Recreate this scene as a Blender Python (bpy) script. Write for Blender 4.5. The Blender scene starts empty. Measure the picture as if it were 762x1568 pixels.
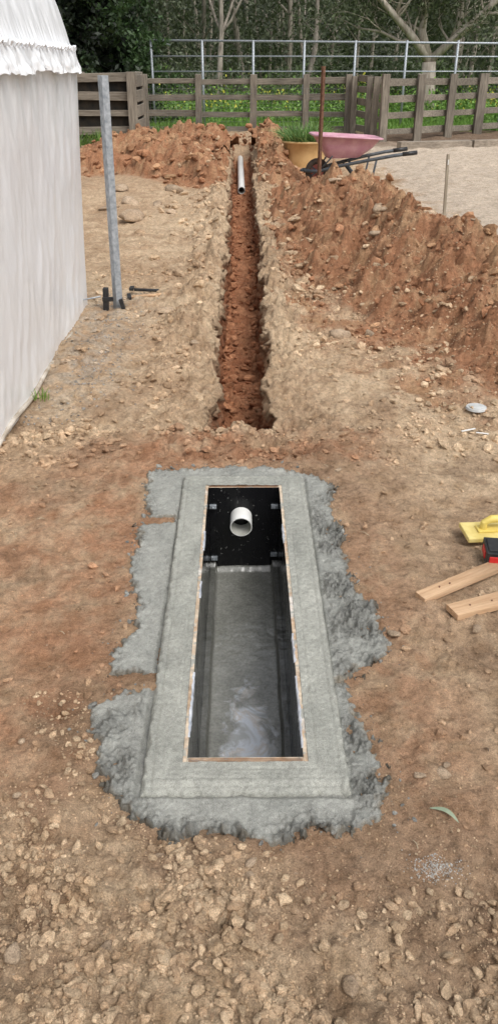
import bpy, bmesh, math, random
import numpy as np
from mathutils import Vector, Matrix, Euler
random.seed(7); rng=np.random.default_rng(11)
scene=bpy.context.scene
R=math.radians

# ------------------------------------------------------------ noise
def _h(ix,iy,seed):
    n=(ix.astype(np.int64)*374761393+iy.astype(np.int64)*668265263+seed*144269504)&0xffffffff
    n=((n^(n>>13))*1274126177)&0xffffffff
    n=n^(n>>16)
    return n/4294967295.0
def gn(x,y,seed=0):
    xi=np.floor(x); yi=np.floor(y); fx=x-xi; fy=y-yi
    u=fx*fx*fx*(fx*(fx*6-15)+10); v=fy*fy*fy*(fy*(fy*6-15)+10)
    def g(ox,oy):
        a=_h(xi+ox,yi+oy,seed)*6.28318
        return np.cos(a)*(fx-ox)+np.sin(a)*(fy-oy)
    a=g(0,0)*(1-u)+g(1,0)*u; b=g(0,1)*(1-u)+g(1,1)*u
    return (a*(1-v)+b*v)*1.5
def fbm(x,y,o=4,seed=0,gain=.5):
    r=0; a=1; x=np.asarray(x,float); y=np.asarray(y,float)
    for i in range(o):
        r=r+a*gn(x,y,seed+i*17); a*=gain
        x,y=(x*.8-y*.6)*2.03+3.1,(x*.6+y*.8)*2.03+7.7
    return r
def worley(x,y,seed=0):
    xi=np.floor(x); yi=np.floor(y); d=np.full(x.shape,9.); c=np.zeros(x.shape)
    for ox in (-1,0,1):
        for oy in (-1,0,1):
            px=xi+ox+_h(xi+ox,yi+oy,seed); py=yi+oy+_h(xi+ox,yi+oy,seed+5)
            dd=np.hypot(px-x,py-y); k=dd<d
            c=np.where(k,_h(xi+ox,yi+oy,seed+9),c); d=np.where(k,dd,d)
    return d,c
def ss(a,b,x):
    t=np.clip((x-a)/(b-a),0,1); return t*t*(3-2*t)

# ------------------------------------------------------------ mesh helpers
def mesh_np(name,V,F,mats=(),smooth=True,col=None,parent=None,midx=None):
    me=bpy.data.meshes.new(name); V=np.ascontiguousarray(V,dtype=np.float32); F=np.ascontiguousarray(F,dtype=np.int32)
    me.vertices.add(len(V)); me.vertices.foreach_set('co',V.ravel())
    k=F.shape[1]; me.loops.add(F.size); me.loops.foreach_set('vertex_index',F.ravel())
    me.polygons.add(len(F)); me.polygons.foreach_set('loop_start',np.arange(len(F),dtype=np.int32)*k)
    me.update(calc_edges=True); me.validate()
    me.polygons.foreach_set('use_smooth',np.full(len(me.polygons),smooth))
    if col is not None:
        a=me.color_attributes.new('Col','FLOAT_COLOR','POINT')
        c=np.ones((len(V),4),dtype=np.float32); c[:,:3]=col; a.data.foreach_set('color',c.ravel())
    for m in mats: me.materials.append(m)
    o=bpy.data.objects.new(name,me); scene.collection.objects.link(o)
    if parent: o.parent=parent
    return o
def grid_faces(nx,ny,keep=None):
    i=np.arange(nx*ny).reshape(ny,nx)
    F=np.stack([i[:-1,:-1],i[:-1,1:],i[1:,1:],i[1:,:-1]],-1).reshape(-1,4)
    if keep is not None: F=F[keep.reshape(-1)]
    return F
def empty(name,loc=(0,0,0),rz=0):
    e=bpy.data.objects.new(name,None); scene.collection.objects.link(e); e.location=loc; e.rotation_euler=(0,0,rz); e.empty_display_size=.1; return e
class MB:
    def __init__(s): s.v=[];s.f=[];s.m=[];s.s=[]
    def add(s,vs,fs,mat=0,smooth=False):
        b=len(s.v); s.v+= [tuple(v) for v in vs]
        for f in fs: s.f.append([b+i for i in f]); s.m.append(mat); s.s.append(smooth)
    def box(s,c,size,mat=0,rot=(0,0,0),jit=0,topmat=None):
        M=Euler(rot).to_matrix(); c=Vector(c); vs=[]
        for z in(-.5,.5):
            for y in(-.5,.5):
                for x in(-.5,.5):
                    p=Vector((x*size[0]+random.uniform(-jit,jit),y*size[1]+random.uniform(-jit,jit),z*size[2]+random.uniform(-jit,jit)))
                    vs.append(c+M@p)
        fs=[(0,2,3,1),(4,5,7,6),(0,1,5,4),(2,6,7,3),(0,4,6,2),(1,3,7,5)]
        s.add(vs,fs,mat)
        if topmat is not None: s.m[-5]=topmat
    def tube(s,pts,rads,mat=0,n=8,caps=True,smooth=True):
        pts=[Vector(p) for p in pts]
        if not hasattr(rads,'__len__'): rads=[rads]*len(pts)
        vs=[];fs=[]; up=None
        for i,p in enumerate(pts):
            d=(pts[min(i+1,len(pts)-1)]-pts[max(i-1,0)]).normalized()
            if up is None: up=Vector((0,0,1)) if abs(d.z)<.9 else Vector((0,1,0))
            a=d.cross(up).normalized(); b=a.cross(d).normalized(); up=b
            for k in range(n):
                t=2*math.pi*k/n; vs.append(p+a*math.cos(t)*rads[i]+b*math.sin(t)*rads[i])
        for i in range(len(pts)-1):
            for k in range(n):
                k2=(k+1)%n; fs.append((i*n+k,i*n+k2,(i+1)*n+k2,(i+1)*n+k))
        s.add(vs,fs,mat,smooth)
        if caps:
            b=len(s.v)-len(vs); s.f.append([b+k for k in range(n)][::-1]); s.m.append(mat); s.s.append(False)
            e=b+(len(pts)-1)*n; s.f.append([e+k for k in range(n)]); s.m.append(mat); s.s.append(False)
    def build(s,name,mats,parent=None,bevel=0,loc=(0,0,0),rz=0):
        me=bpy.data.meshes.new(name); me.from_pydata(s.v,[],s.f)
        for m in mats: me.materials.append(m)
        me.polygons.foreach_set('material_index',s.m); me.polygons.foreach_set('use_smooth',s.s); me.update()
        o=bpy.data.objects.new(name,me); scene.collection.objects.link(o)
        if parent: o.parent=parent
        o.location=loc; o.rotation_euler=(0,0,rz)
        if bevel:
            b=o.modifiers.new('bev','BEVEL'); b.width=bevel; b.segments=2; b.limit_method='ANGLE'
        return o

# ------------------------------------------------------------ materials
def newmat(name):
    m=bpy.data.materials.new(name); m.use_nodes=True; nt=m.node_tree; b=nt.nodes['Principled BSDF']; return m,nt,b
def noise(nt,scale,detail=5,rough=.55,vec=None,stretch=None,dist=0):
    n=nt.nodes.new('ShaderNodeTexNoise'); n.inputs['Scale'].default_value=scale; n.inputs['Detail'].default_value=detail; n.inputs['Roughness'].default_value=rough; n.inputs['Distortion'].default_value=dist
    tc=nt.nodes.new('ShaderNodeTexCoord'); src=tc.outputs['Object']
    if stretch:
        mp=nt.nodes.new('ShaderNodeMapping'); mp.inputs['Scale'].default_value=stretch; nt.links.new(src,mp.inputs[0]); src=mp.outputs[0]
    nt.links.new(src,n.inputs['Vector']); return n.outputs['Fac']
def ramp(nt,fac,stops):
    r=nt.nodes.new('ShaderNodeValToRGB'); e=r.color_ramp.elements
    while len(e)<len(stops): e.new(.5)
    for i,(p,c) in enumerate(stops):
        e[i].position=p; e[i].color=(*c,1) if hasattr(c,'__len__') else (c,c,c,1)
    nt.links.new(fac,r.inputs[0]); return r.outputs[0]
def mix(nt,fac,a,b,mode='MIX'):
    m=nt.nodes.new('ShaderNodeMix'); m.data_type='RGBA'; m.blend_type=mode
    for s,v in ((m.inputs[0],fac),(m.inputs[6],a),(m.inputs[7],b)):
        if hasattr(v,'is_linked') or hasattr(v,'links'): nt.links.new(v,s)
        elif hasattr(v,'__len__'): s.default_value=(*v,1)
        else: s.default_value=v
    return m.outputs[2]
def bump(nt,b,hs):
    prev=None
    for h,st,d in hs:
        n=nt.nodes.new('ShaderNodeBump'); n.inputs['Strength'].default_value=st; n.inputs['Distance'].default_value=d
        nt.links.new(h,n.inputs['Height'])
        if prev: nt.links.new(prev,n.inputs['Normal'])
        prev=n.outputs[0]
    nt.links.new(prev,b.inputs['Normal'])
def simple(name,ca,cb,scale=8,rough=.6,bs=.2,bd=.002,stretch=None,metal=0,bscale=None,lo=.35,hi=.65):
    m,nt,b=newmat(name); f=noise(nt,scale,6,.6,stretch=stretch)
    nt.links.new(ramp(nt,f,[(lo,ca),(hi,cb)]),b.inputs['Base Color']); b.inputs['Roughness'].default_value=rough; b.inputs['Metallic'].default_value=metal
    bump(nt,b,[(noise(nt,bscale or scale*3,5,.6,stretch=stretch),bs,bd)]); return m

def attrcol(nt):
    a=nt.nodes.new('ShaderNodeAttribute'); a.attribute_name='Col'; return a.outputs['Color']
def soil_mat(name,fine=1.0):
    m,nt,b=newmat(name); c=attrcol(nt)
    f1=noise(nt,42,8,.72); f2=noise(nt,300,4,.65); f3=noise(nt,9,8,.7); f4=noise(nt,120,3,.6)
    c=mix(nt,1,c,ramp(nt,f1,[(.28,.52),(.5,.97),(.72,1.3)]),'MULTIPLY')
    c=mix(nt,1,c,ramp(nt,f2,[(.3,.62),(.65,1.25)]),'MULTIPLY')
    c=mix(nt,1,c,ramp(nt,f3,[(.32,(.74,.69,.63)),(.52,(1.,.99,.98)),(.7,(1.16,1.16,1.16))]),'MULTIPLY')
    sp=ramp(nt,f4,[(.67,0.),(.71,.55)]); c=mix(nt,sp,c,(.62,.52,.40))
    nt.links.new(c,b.inputs['Base Color']); b.inputs['Roughness'].default_value=.95; b.inputs['Specular IOR Level'].default_value=.2
    bump(nt,b,[(f1,1.*fine,.018),(f2,1.*fine,.004)]); return m
M_soil=soil_mat('soil'); M_clod=soil_mat('clod_soil',.8)
def leaf_mat(name):
    m,nt,b=newmat(name); c=attrcol(nt); nt.links.new(c,b.inputs['Base Color']); b.inputs['Roughness'].default_value=.55
    t=nt.nodes.new('ShaderNodeBsdfTranslucent'); nt.links.new(c,t.inputs[0]); mx=nt.nodes.new('ShaderNodeMixShader'); mx.inputs[0].default_value=.25
    nt.links.new(b.outputs[0],mx.inputs[1]); nt.links.new(t.outputs[0],mx.inputs[2]); nt.links.new(mx.outputs[0],nt.nodes['Material Output'].inputs[0]); return m
M_leaf=leaf_mat('leaves')
M_bark=simple('pale_bark',(.16,.135,.11),(.42,.37,.31),3,.85,.4,.01,stretch=(3,3,.6))
M_bark2=simple('dark_bark',(.05,.04,.03),(.12,.1,.08),4,.9,.4,.01)
def wood(name,stretch,a=(.12,.10,.078),b_=(.32,.28,.225)):
    m,nt,b=newmat(name); f=noise(nt,6,8,.65,stretch=stretch); g=noise(nt,1.1,3)
    c=ramp(nt,f,[(.3,a),(.7,b_)]); c=mix(nt,1,c,ramp(nt,g,[(.3,.65),(.7,1.25)]),'MULTIPLY')
    nt.links.new(c,b.inputs['Base Color']); b.inputs['Roughness'].default_value=.9; bump(nt,b,[(f,.6,.01)]); return m
M_wh=wood('weathered_timber_rail',(.5,6,6)); M_wv=wood('weathered_timber_post',(6,6,.5))
M_pine=wood('sawn_pine',(9,.6,9),(.36,.21,.11),(.58,.40,.25))
M_galv=simple('galvanised_steel',(.26,.29,.32),(.48,.51,.54),30,.5,.05,.001,metal=.35)
M_rust=simple('rusty_steel',(.10,.045,.025),(.2,.1,.06),25,.85,.3,.002)
M_blk=simple('black_plastic',(.012,.012,.014),(.03,.03,.03),40,.45)
M_red=simple('red_plastic',(.55,.02,.02),(.62,.03,.03),40,.4)
M_pvc=simple('white_pvc',(.74,.74,.71),(.82,.82,.8),14,.3,.05,.001)
M_pvcin=simple('pvc_inside',(.35,.35,.31),(.5,.5,.46),14,.5)
M_yel=simple('yellow_foam',(.60,.47,.14),(.76,.63,.25),14,.8,.5,.002)
M_pink=simple('faded_pink_plastic',(.50,.24,.31),(.62,.36,.42),7,.5,.1,.002)
M_frame=simple('dark_painted_steel',(.035,.045,.055),(.08,.09,.1),20,.5)
M_tyre=simple('tyre_rubber',(.02,.018,.016),(.09,.06,.045),14,.85)
M_tan=simple('tan_plastic_tub',(.58,.36,.15),(.70,.47,.22),6,.55)
M_dark=simple('dark_interior',(.006,.006,.005),(.03,.022,.014),5,1)
M_string=simple('wire',(.12,.12,.12),(.25,.25,.24),20,.5,metal=.5)

# ------------------------------------------------------------ terrain functions
apron=np.array([(-.46,3.07),(-.42,3.13),(-.27,3.13),(-.11,3.165),(.06,3.165),(.20,3.12),(.292,3.085),(.36,3.0),(.346,2.725),(.364,2.52),(.358,2.345),(.379,2.22),(.427,2.075),(.439,1.90),(.428,1.855),(.357,1.79),(.27,1.755),(.29,1.70),(.312,1.59),(.34,1.52),(.346,1.438),(.33,1.385),(.364,1.332),(.30,1.24),(.259,1.222),(.156,1.225),(.107,1.197),(0,1.187),(-.127,1.207),(-.172,1.185),(-.255,1.235),(-.317,1.273),(-.361,1.353),(-.409,1.427),(-.414,1.5),(-.456,1.578),(-.453,1.63),(-.388,1.69),(-.275,1.715),(-.29,1.765),(-.42,1.78),(-.424,1.87),(-.375,1.985),(-.393,2.18),(-.442,2.305),(-.432,2.52),(-.45,2.645),(-.312,2.67),(-.313,2.70),(-.405,2.715),(-.43,2.83)])
def sdpoly(x,y,P):
    d=np.full(x.shape,1e9); ins=np.zeros(x.shape,bool); n=len(P)
    for i in range(n):
        ax,ay=P[i]; bx,by=P[(i+1)%n]; ex,ey=bx-ax,by-ay
        t=np.clip(((x-ax)*ex+(y-ay)*ey)/(ex*ex+ey*ey),0,1)
        d=np.minimum(d,np.hypot(x-ax-t*ex,y-ay-t*ey))
        c=((ay>y)!=(by>y))&(x<(bx-ax)*(y-ay)/(by-ay+1e-12)+ax); ins^=c
    return np.where(ins,d,-d)
def txc(y): return -.030-.008*(y-3.6)+.012*np.sin(y*.9)
def thw(y): return .156+.020*np.clip((y-3.6)/1.5,0,1)+.0035*np.clip(y-5,0,99)
def inrect(x,y):
    dx=np.maximum(np.abs(x+.0)-.38,0); dy=np.maximum(np.abs(y-2.18)-.95,0); return np.hypot(dx,dy)
def tdist(x,y):
    return np.hypot(np.maximum(np.abs(x-txc(y))-thw(y),0),np.maximum(3.6-y,0)+np.maximum(y-18.5,0))
def roughmask(x,y):
    r=.30+.8*ss(1.28,.95,y+.10*fbm(x*2,y*2,3,50))*(y<1.5)
    r=r+.8*np.exp(-(tdist(x,y)/.42)**2)
    r=r+.4*np.exp(-((x+.95)/.3)**2-((y-3.5)/.25)**2)
    r=r+.7*np.clip(fbm(x*1.3,y*1.3,3,61),0,1)
    return np.clip(r,0,1.2)
def H(x,y):
    p=ss(0,1.0,inrect(x,y)); rm=roughmask(x,y)
    near=ss(25,5,y)
    h=.035*p*fbm(x*.5,y*.5,3,1)+(.008+.028*p)*fbm(x*2.3,y*2.3,4,2)
    h=h+(.006+.014*rm)*fbm(x*9,y*9,6,3,.58)*near
    r=1-np.abs(fbm(x*6,y*6,4,7)); h=h+.016*rm*np.clip(r-.55,0,1)*near*2
    w,c=worley(x*13+.6*fbm(x*20,y*20,3,9),y*13+.6*fbm(x*20,y*20,3,19),14); h=h+.026*np.clip(rm-.35,0,1)*np.sqrt(np.clip(1-(w/.55)**2,0,1))*(c>.66)*near*ss(2.5,3.5,y)
    tb=np.exp(-((tdist(x,y)-.14)/.16)**2)*ss(4.0,5.5,y)
    h=h+.068*tb*(.6+1.2*fbm(x*3,y*3,3,33))+.045*tb*fbm(x*8,y*8,4,34,.6)
    h=h+.05*ss(20,24,y)
    return h
P1=[(.95,10.9,.40,.68),(1.12,9.5,.55,.9),(1.28,8,.56,.98),(1.5,6.8,.52,1.03),(1.85,5.8,.44,1.15),(2.6,5.0,.36,1.45)]
P1b=[(1.5,6.3,.26,.98),(2.05,4.9,.26,1.08),(3.0,4.5,.24,1.15)]
P2=[(-.70,13.1,.26,.5),(-1.2,14.6,.52,.98),(-1.9,15.4,.62,1.15),(-2.7,15.2,.44,1.0)]
P2b=[(-.75,17.2,.36,.6),(-.9,19,.5,.8),(-1.6,19.4,.46,.9)]
P3=[(.40,13.0,.18,.38),(.5,16.2,.40,.5),(.38,19.2,.50,.9)]
def pileh(x,y):
    wx=x+.16*fbm(x*1.5,y*1.5,3,81); wy=y+.2*fbm(x*1.5,y*1.5,3,82)
    m=np.full(x.shape,-.3)
    for P in (P1,P1b,P2,P2b,P3):
        for s,b in zip(P[:-1],P[1:]):
            ex,ey=b[0]-s[0],b[1]-s[1]; t=np.clip(((wx-s[0])*ex+(wy-s[1])*ey)/(ex*ex+ey*ey),0,1)
            d=np.hypot(wx-s[0]-t*ex,wy-s[1]-t*ey); r=s[3]+t*(b[3]-s[3]); h=s[2]+t*(b[2]-s[2])
            q=d/r; v=h*np.where(q<1,np.clip(1-q,0,1)**1.15,-(q-1)*.6)
            m=np.maximum(m,v)
    k=ss(-.02,.1,m)
    m=m+k*(.12*fbm(x*2.6,y*2.6,5,83,.55)+.04*fbm(x*12,y*12,4,84,.6))
    w,c=worley(x*7+.5*fbm(x*9,y*9,3,85),y*7+.5*fbm(x*9,y*9,3,88),86); m=m+k*.045*np.sqrt(np.clip(1-(w/.55)**2,0,1))*(c>.68)
    return m
def trench_cut(x,y):
    return ss(.05,.02,np.abs(x-txc(y))-thw(y))*ss(3.60,3.66,y)*ss(18.6,18.3,y)
TAN=np.array((.63,.48,.325)); CLAY=np.array((.46,.32,.205)); RED=np.array((.36,.175,.094)); DRED=np.array((.29,.122,.062)); PALE=np.array((.58,.49,.395)); GRN=np.array((.09,.17,.03)); BRN=np.array((.31,.20,.128)); GREY=np.array((.38,.34,.29)); DMP=np.array((.22,.132,.08))
def lerp(a,b,t): return a*(1-t[...,None])+b*t[...,None]
def C(x,y,p=None):
    n1=fbm(x*.9,y*.9,4,101); n2=fbm(x*3.5,y*3.5,5,102,.58); n3=fbm(x*12,y*12,5,103,.6)
    c=lerp(CLAY,TAN,np.clip(.5+.6*n1+.45*n2+.4*n3,0,1))
    k=np.exp(-(inrect(x,y)/.36)**2)*np.clip(.75+.9*n2+.6*n3,0,1); c=lerp(c,lerp(BRN,RED,np.clip(.5+n1,0,1)),k*.72)
    k=ss(-.25,-.6,x)*ss(1.2,1.6,y)*ss(3.6,2.9,y)*np.clip(.55+.8*n2+.3*n3,0,1); c=lerp(c,RED*1.2,k*.7)
    k=ss(1.22,.98,y+.14*n2-.1*(x<0)); c=lerp(c,TAN*.98,k*.8*np.clip(.8+n3,0,1))
    k=ss(.42,.0,np.abs(y-1.12)+.2*n2)*ss(-.1,.3,x+.3*n1); c=lerp(c,BRN*1.1,k*.6)
    k=ss(.5,.8,x+.3*n2)*ss(2.8,3.3,y)*ss(5.6,4.8,y); c=lerp(c,TAN*1.03,k*.75)
    k=ss(.25,.05,np.abs(y-3.38)+.1*n3)*ss(1.0,.5,np.abs(x)); c=lerp(c,RED,k*.8*np.clip(.6+n2,0,1))
    k=ss(.18,.5,fbm(x*1.7+5,y*1.7,5,107,.6))*ss(4.5,3.2,y); c=lerp(c,DMP,k*.42)
    k=ss(2.0,2.6,x+.3*n2)*ss(6.5,8,y); c=lerp(c,PALE,k*.9)
    k=ss(11,14,y+1.5*n1)*ss(2.2,1.6,x); c=lerp(c,CLAY*.95,k*.7)
    k=ss(18.0,21,y+n1)*ss(1.8,3.,x); c=lerp(c,BRN*.5,k*ss(18.4,18.8,y-(x-3.)*.32)*.9)
    k=np.exp(-((x+1.05)/.3)**2)*ss(3.6,4.3,y)*ss(6.6,5.6,y); c=lerp(c,GREY,k*.6*np.clip(.6+n3*1.5,0,1))
    ph=pileh(x,y) if p is None else p
    k=ss(-.09,.03,ph+.08*n2); c=lerp(c,lerp(RED,CLAY*np.array((1.,.88,.78)),np.clip(.12+.75*n2+.75*n3+1.0*np.clip(ph-.25,0,.4),0,1)),k*.94)
    k=ss(23.1,23.7,y+.4*n2); c=lerp(c,lerp(GRN,GRN*np.array((1.7,1.35,1.)),np.clip(.5+n2,0,1)),k)
    return c

# ------------------------------------------------------------ ground
ys=list(np.arange(-6,.4,.4))+list(np.arange(.4,.65,.03)); y=.65
while y<26: ys.append(y); y+=max(.0055,.0044*y)
while y<400: ys.append(y); y*=1.12
xs=[];x=0
while x<.75: xs.append(x); x+=.0075
while x<9: xs.append(x); x+=.0075*(1+(x-.75)*1.6)
while x<300: xs.append(x); x*=1.2
xs=np.array([-a for a in xs[:0:-1]]+xs); ys=np.array(ys)
X,Y=np.meshgrid(xs,ys); PH=pileh(X,Y)
Z=H(X,Y)-.55*trench_cut(X,Y)
under=ss(.0,.02,sdpoly(X,Y,apron)); Z=Z*(1-.7*under)-.004*under
Z-=.05*ss(.05,.12,PH)
cx=(X[:-1,:-1]+X[1:,1:])/2; cy=(Y[:-1,:-1]+Y[1:,1:])/2
keep=~((cx>-.215)&(cx<.178)&(cy>1.38)&(cy<2.985))
mesh_np('ground',np.stack([X,Y,Z],-1).reshape(-1,3),grid_faces(len(xs),len(ys),keep),[M_soil],True,C(X,Y,PH).reshape(-1,3))

def heap(name,x0,x1,y0,y1,dx,dy):
    a=np.arange(x0,x1,dx); b=np.arange(y0,y1,dy); X,Y=np.meshgrid(a,b); ph=pileh(X,Y); Z=H(X,Y)+ph-.01
    c=C(X,Y,ph)
    cut=trench_cut(X,Y)
    k=((ph[:-1,:-1]>-.03)&(cut[:-1,:-1]<.01))
    V=np.stack([X,Y,Z],-1).reshape(-1,3); F=grid_faces(len(a),len(b),k)
    u,inv=np.unique(F,return_inverse=True); V=V[u]; col=c.reshape(-1,3)[u]; F=inv.reshape(F.shape)
    mesh_np(name,V,F,[M_soil],True,col)
heap('dirt_pile',.1,4.2,3.2,12.3,.014,.018)
heap('dirt_pile',-4.2,-.27,12.2,16.9,.022,.03)
heap('dirt_pile',-2.9,-.2,16.91,21,.025,.035)
heap('dirt_pile',.05,1.6,12.4,20.8,.022,.03)

# trench
ty=[];y=3.56
while y<18.9: ty.append(y); y+=max(.012,.0035*y)
ty=np.array(ty)
prof=[]
for t in np.linspace(.17,0,16): prof.append((1,t,0))
for t in np.linspace(0,1,20)[1:]: prof.append((1,-.02*t-.012*t*t,t))
flo=np.linspace(1,-1,34)[1:-1]
NP=len(prof)*2+len(flo)
U=np.zeros((len(ty),NP,3)); col=np.zeros((len(ty),NP,3)); DEP=.29
def tfloor(xx,T,fl): return -DEP+.035*np.abs(fl)**6+.025*fbm(xx*4,T*7,4,71)+.030*fbm(xx*2,T*14,4,72,.6)+.012*fbm(xx*40,T*40,3,73)
T=ty; xc=txc(T); hw=thw(T); df=ss(3.59,3.70,T)*ss(18.7,17.2,T); fr0=ss(3.57,3.66,T)
for j in range(NP):
    if j<len(prof): side=-1; _,off,dp=prof[j]; fl=None
    elif j<len(prof)+len(flo): fl=flo[j-len(prof)]; 
    else: side=1; _,off,dp=prof[::-1][j-len(prof)-len(flo)]; fl=None
    if fl is None:
        sd=40 if side<0 else 60
        en=.050*fbm(T*1.8,T*0+side*5,3,sd)+.036*fbm(T*7,T*0+dp*3+side,4,sd+3)+.030*fbm(T*22,T*0+dp*6,4,sd+6,.6)*(dp>0)
        fade=max(0,1-off/.12) if off>0 else 1
        xx=xc+side*(hw+off+en*fade)
        g=H(xx,T)
        lip=(.012*ss(.17,.1,np.full_like(T,off))-.02*ss(.15,.17,np.full_like(T,off)) if off>0 else .012)*fr0-.012*(1-fr0)
        zz=g+lip-DEP*dp*df
        zz=zz+ (off>0)*.024*fbm(xx*20,T*20,4,77)*fr0
        c=C(xx,T,np.full_like(T,-1.)); 
        cw=lerp(CLAY*.85,DRED,np.clip(np.full_like(T,dp*1.6)+.7*fbm(T*6,T*0+dp*4,3,90),0,1)); kk=np.full_like(T,min(1,dp*4)); c=lerp(c,cw,kk)
    else:
        xx=xc-fl*(hw-.035); zz=tfloor(xx,T,fl)*df+(1-df)*(H(xx,T)-.012*(1-fr0))
        c=lerp(DRED*1.1,RED*1.25,np.clip(.45+fbm(xx*8,T*8,4,74),0,1)); c=lerp(C(xx,T,np.full_like(T,-1.)),c,ss(.2,.8,df))
    U[:,j]=np.stack([xx,T,zz],-1); col[:,j]=c
mesh_np('trench',U.reshape(-1,3),grid_faces(NP,len(ty)),[M_soil],True,col.reshape(-1,3))

# ------------------------------------------------------------ clods / stones
def icob(sub):
    bm=bmesh.new(); bmesh.ops.create_icosphere(bm,subdivisions=sub,radius=1); a=np.array([v.co[:] for v in bm.verts]); f=np.array([[v.index for v in f.verts] for f in bm.faces]); bm.free(); return a,f
def variants(ico,nv):
    var=[]
    for i in range(nv):
        d=np.ones(len(ico))
        for k in range(7):
            w=rng.normal(size=3)*1.9; d+=.12*np.sin(ico@w+rng.uniform(0,6.28))
        d+=rng.normal(size=len(ico))*.055
        v=ico*d[:,None]
        for k in range(3):
            n=rng.normal(size=3); n/=np.linalg.norm(n); q=v@n; v=v-np.outer(np.clip(q-.6,0,9),n)
        var.append(v)
    return np.array(var)
i2,f2_=icob(2); i1,f1_=icob(1); SETS={2:(variants(i2,18),f2_),1:(variants(i1,18),f1_)}
def clods(name,x,y,s,col,flat=.75,z=None,mat=None,sink=.35,smooth=False,sub=2):
    var,icf=SETS[sub]; nvv=var.shape[1]
    n=len(x); s=np.asarray(s); z=np.maximum(H(x,y),H(x,y)+pileh(x,y)-.01) if z is None else z
    q=rng.normal(size=(n,4)); q/=np.linalg.norm(q,axis=1)[:,None]; w,a,b,c=q.T
    Rm=np.stack([1-2*(b*b+c*c),2*(a*b-c*w),2*(a*c+b*w),2*(a*b+c*w),1-2*(a*a+c*c),2*(b*c-a*w),2*(a*c-b*w),2*(b*c+a*w),1-2*(a*a+b*b)],-1).reshape(n,3,3)
    sc=s[:,None]*rng.uniform(.6,1.4,(n,3))
    V=var[rng.integers(0,len(var),n)]*sc[:,None,:]; V=np.einsum('nij,nvj->nvi',Rm,V); V[:,:,2]*=flat
    V+=np.stack([x,y,z+s*flat*(1-sink*1.6)],-1)[:,None,:]
    F=(icf[None]+np.arange(n)[:,None,None]*nvv).reshape(-1,3)
    cc=np.repeat(col[:,None,:],nvv,1).reshape(-1,3)
    return mesh_np(name,V.reshape(-1,3),F,[mat or M_clod],smooth,cc)
def ok(x,y,ap=True):
    m=trench_cut(x,y)<.01
    m&=~((x>-.2)&(x<.165)&(y>1.39)&(y<2.97))
    if ap: m&=sdpoly(x,y,apron)<-.004
    return m
GX=[];GY=[];GS=[];GC=[]
def scatter(n,fx,fy,smin,smax,cf,pw=2.6,ap=True,dens=None):
    x=fx(n);y=fy(n)
    m=ok(x,y,ap)
    if dens is not None: m&=rng.random(n)<dens(x,y)
    x=x[m];y=y[m];n=len(x); s=smin+(smax-smin)*rng.random(n)**pw
    c=cf(x,y)*rng.uniform(.76,1.25,(n,1)); GX.append(x);GY.append(y);GS.append(s);GC.append(c)
un=lambda a,b:(lambda n:rng.uniform(a,b,n))
tanf=lambda x,y:lerp(TAN*1.08,CLAY*1.1,rng.random(len(x)))
own=lambda x,y:C(x,y,np.full_like(x,-1.))*1.12
fgd=lambda x,y:ss(1.36,.93,y+.2*fbm(x*2.2,y*2.2,3,50)+.20*x)*np.clip(.75+1.3*fbm(x*4,y*4,3,51),.08,1)
scatter(14000,un(-.75,.75),un(.66,1.38),.0022,.0150,tanf,4.6,dens=fgd)
scatter(4500,un(-1.1,-.1),un(.7,1.7),.002,.012,tanf,4.4,dens=lambda x,y:np.clip(.3+1.2*fbm(x*3,y*3,3,52),0,1))
scatter(8500,un(-1.5,1.6),un(1.0,3.7),.0018,.014,own,6.5,dens=lambda x,y:np.clip(.4+1.2*fbm(x*2,y*2,3,53),.08,1))
scatter(9500,un(-1.4,1.8),un(3.2,7),.003,.026,own,5.2,dens=lambda x,y:np.clip(.25+1.2*fbm(x*1.4,y*1.4,3,54)+.8*np.exp(-(tdist(x,y)/.28)**2),.05,1))
scatter(700,un(-1.25,-.65),un(3.15,3.8),.004,.024,own,3.2,dens=lambda x,y:np.clip(.5+1.5*fbm(x*5,y*5,2,55),0,1))
scatter(800,un(-.9,.9),un(3.2,3.62),.003,.020,own,3.4,dens=lambda x,y:np.clip(.4+1.5*fbm(x*4,y*4,2,56),0,1))
scatter(7500,un(-1.3,1.2),un(6,18),.006,.050,own,4.6,dens=lambda x,y:np.clip(.1+1.*np.exp(-(tdist(x,y)/.33)**2),.05,1))
pc=lambda x,y:C(x,y)*1.08
scatter(10500,un(.2,3.6),un(3.4,12),.005,.048,pc,6.,dens=lambda x,y:(pileh(x,y)>-.04)*np.clip(.5+1.2*fbm(x*2,y*2,2,57),.1,1))
scatter(3000,un(-3.6,1.4),un(12,20.5),.012,.09,pc,4.6,dens=lambda x,y:(pileh(x,y)>-.02)*1.)
mor=lambda x,y:np.tile(np.array((.31,.31,.29)),(len(x),1))
scatter(3200,un(-.65,.65),un(1.1,3.3),.0015,.012,mor,5,dens=lambda x,y:np.exp(-((-sdpoly(x,y,apron))/.045)**2)*.85)
clods('dirt_clods',np.concatenate(GX),np.concatenate(GY),np.concatenate(GS),np.concatenate(GC))
# loose clods lying in the trench
n=2600; y=3.75+13*rng.random(n)**1.4; fl=rng.uniform(-1,1,n); fl=np.sign(fl)*np.abs(fl)**.6; hw_=thw(y)-.04; x=txc(y)-fl*hw_
clods('trench_clods',x,y,.004+.032*rng.random(n)**4.5,lerp(DRED*1.15,RED*1.25,rng.random(n))*rng.uniform(.8,1.2,(n,1)),z=tfloor(x,y,fl))
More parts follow.
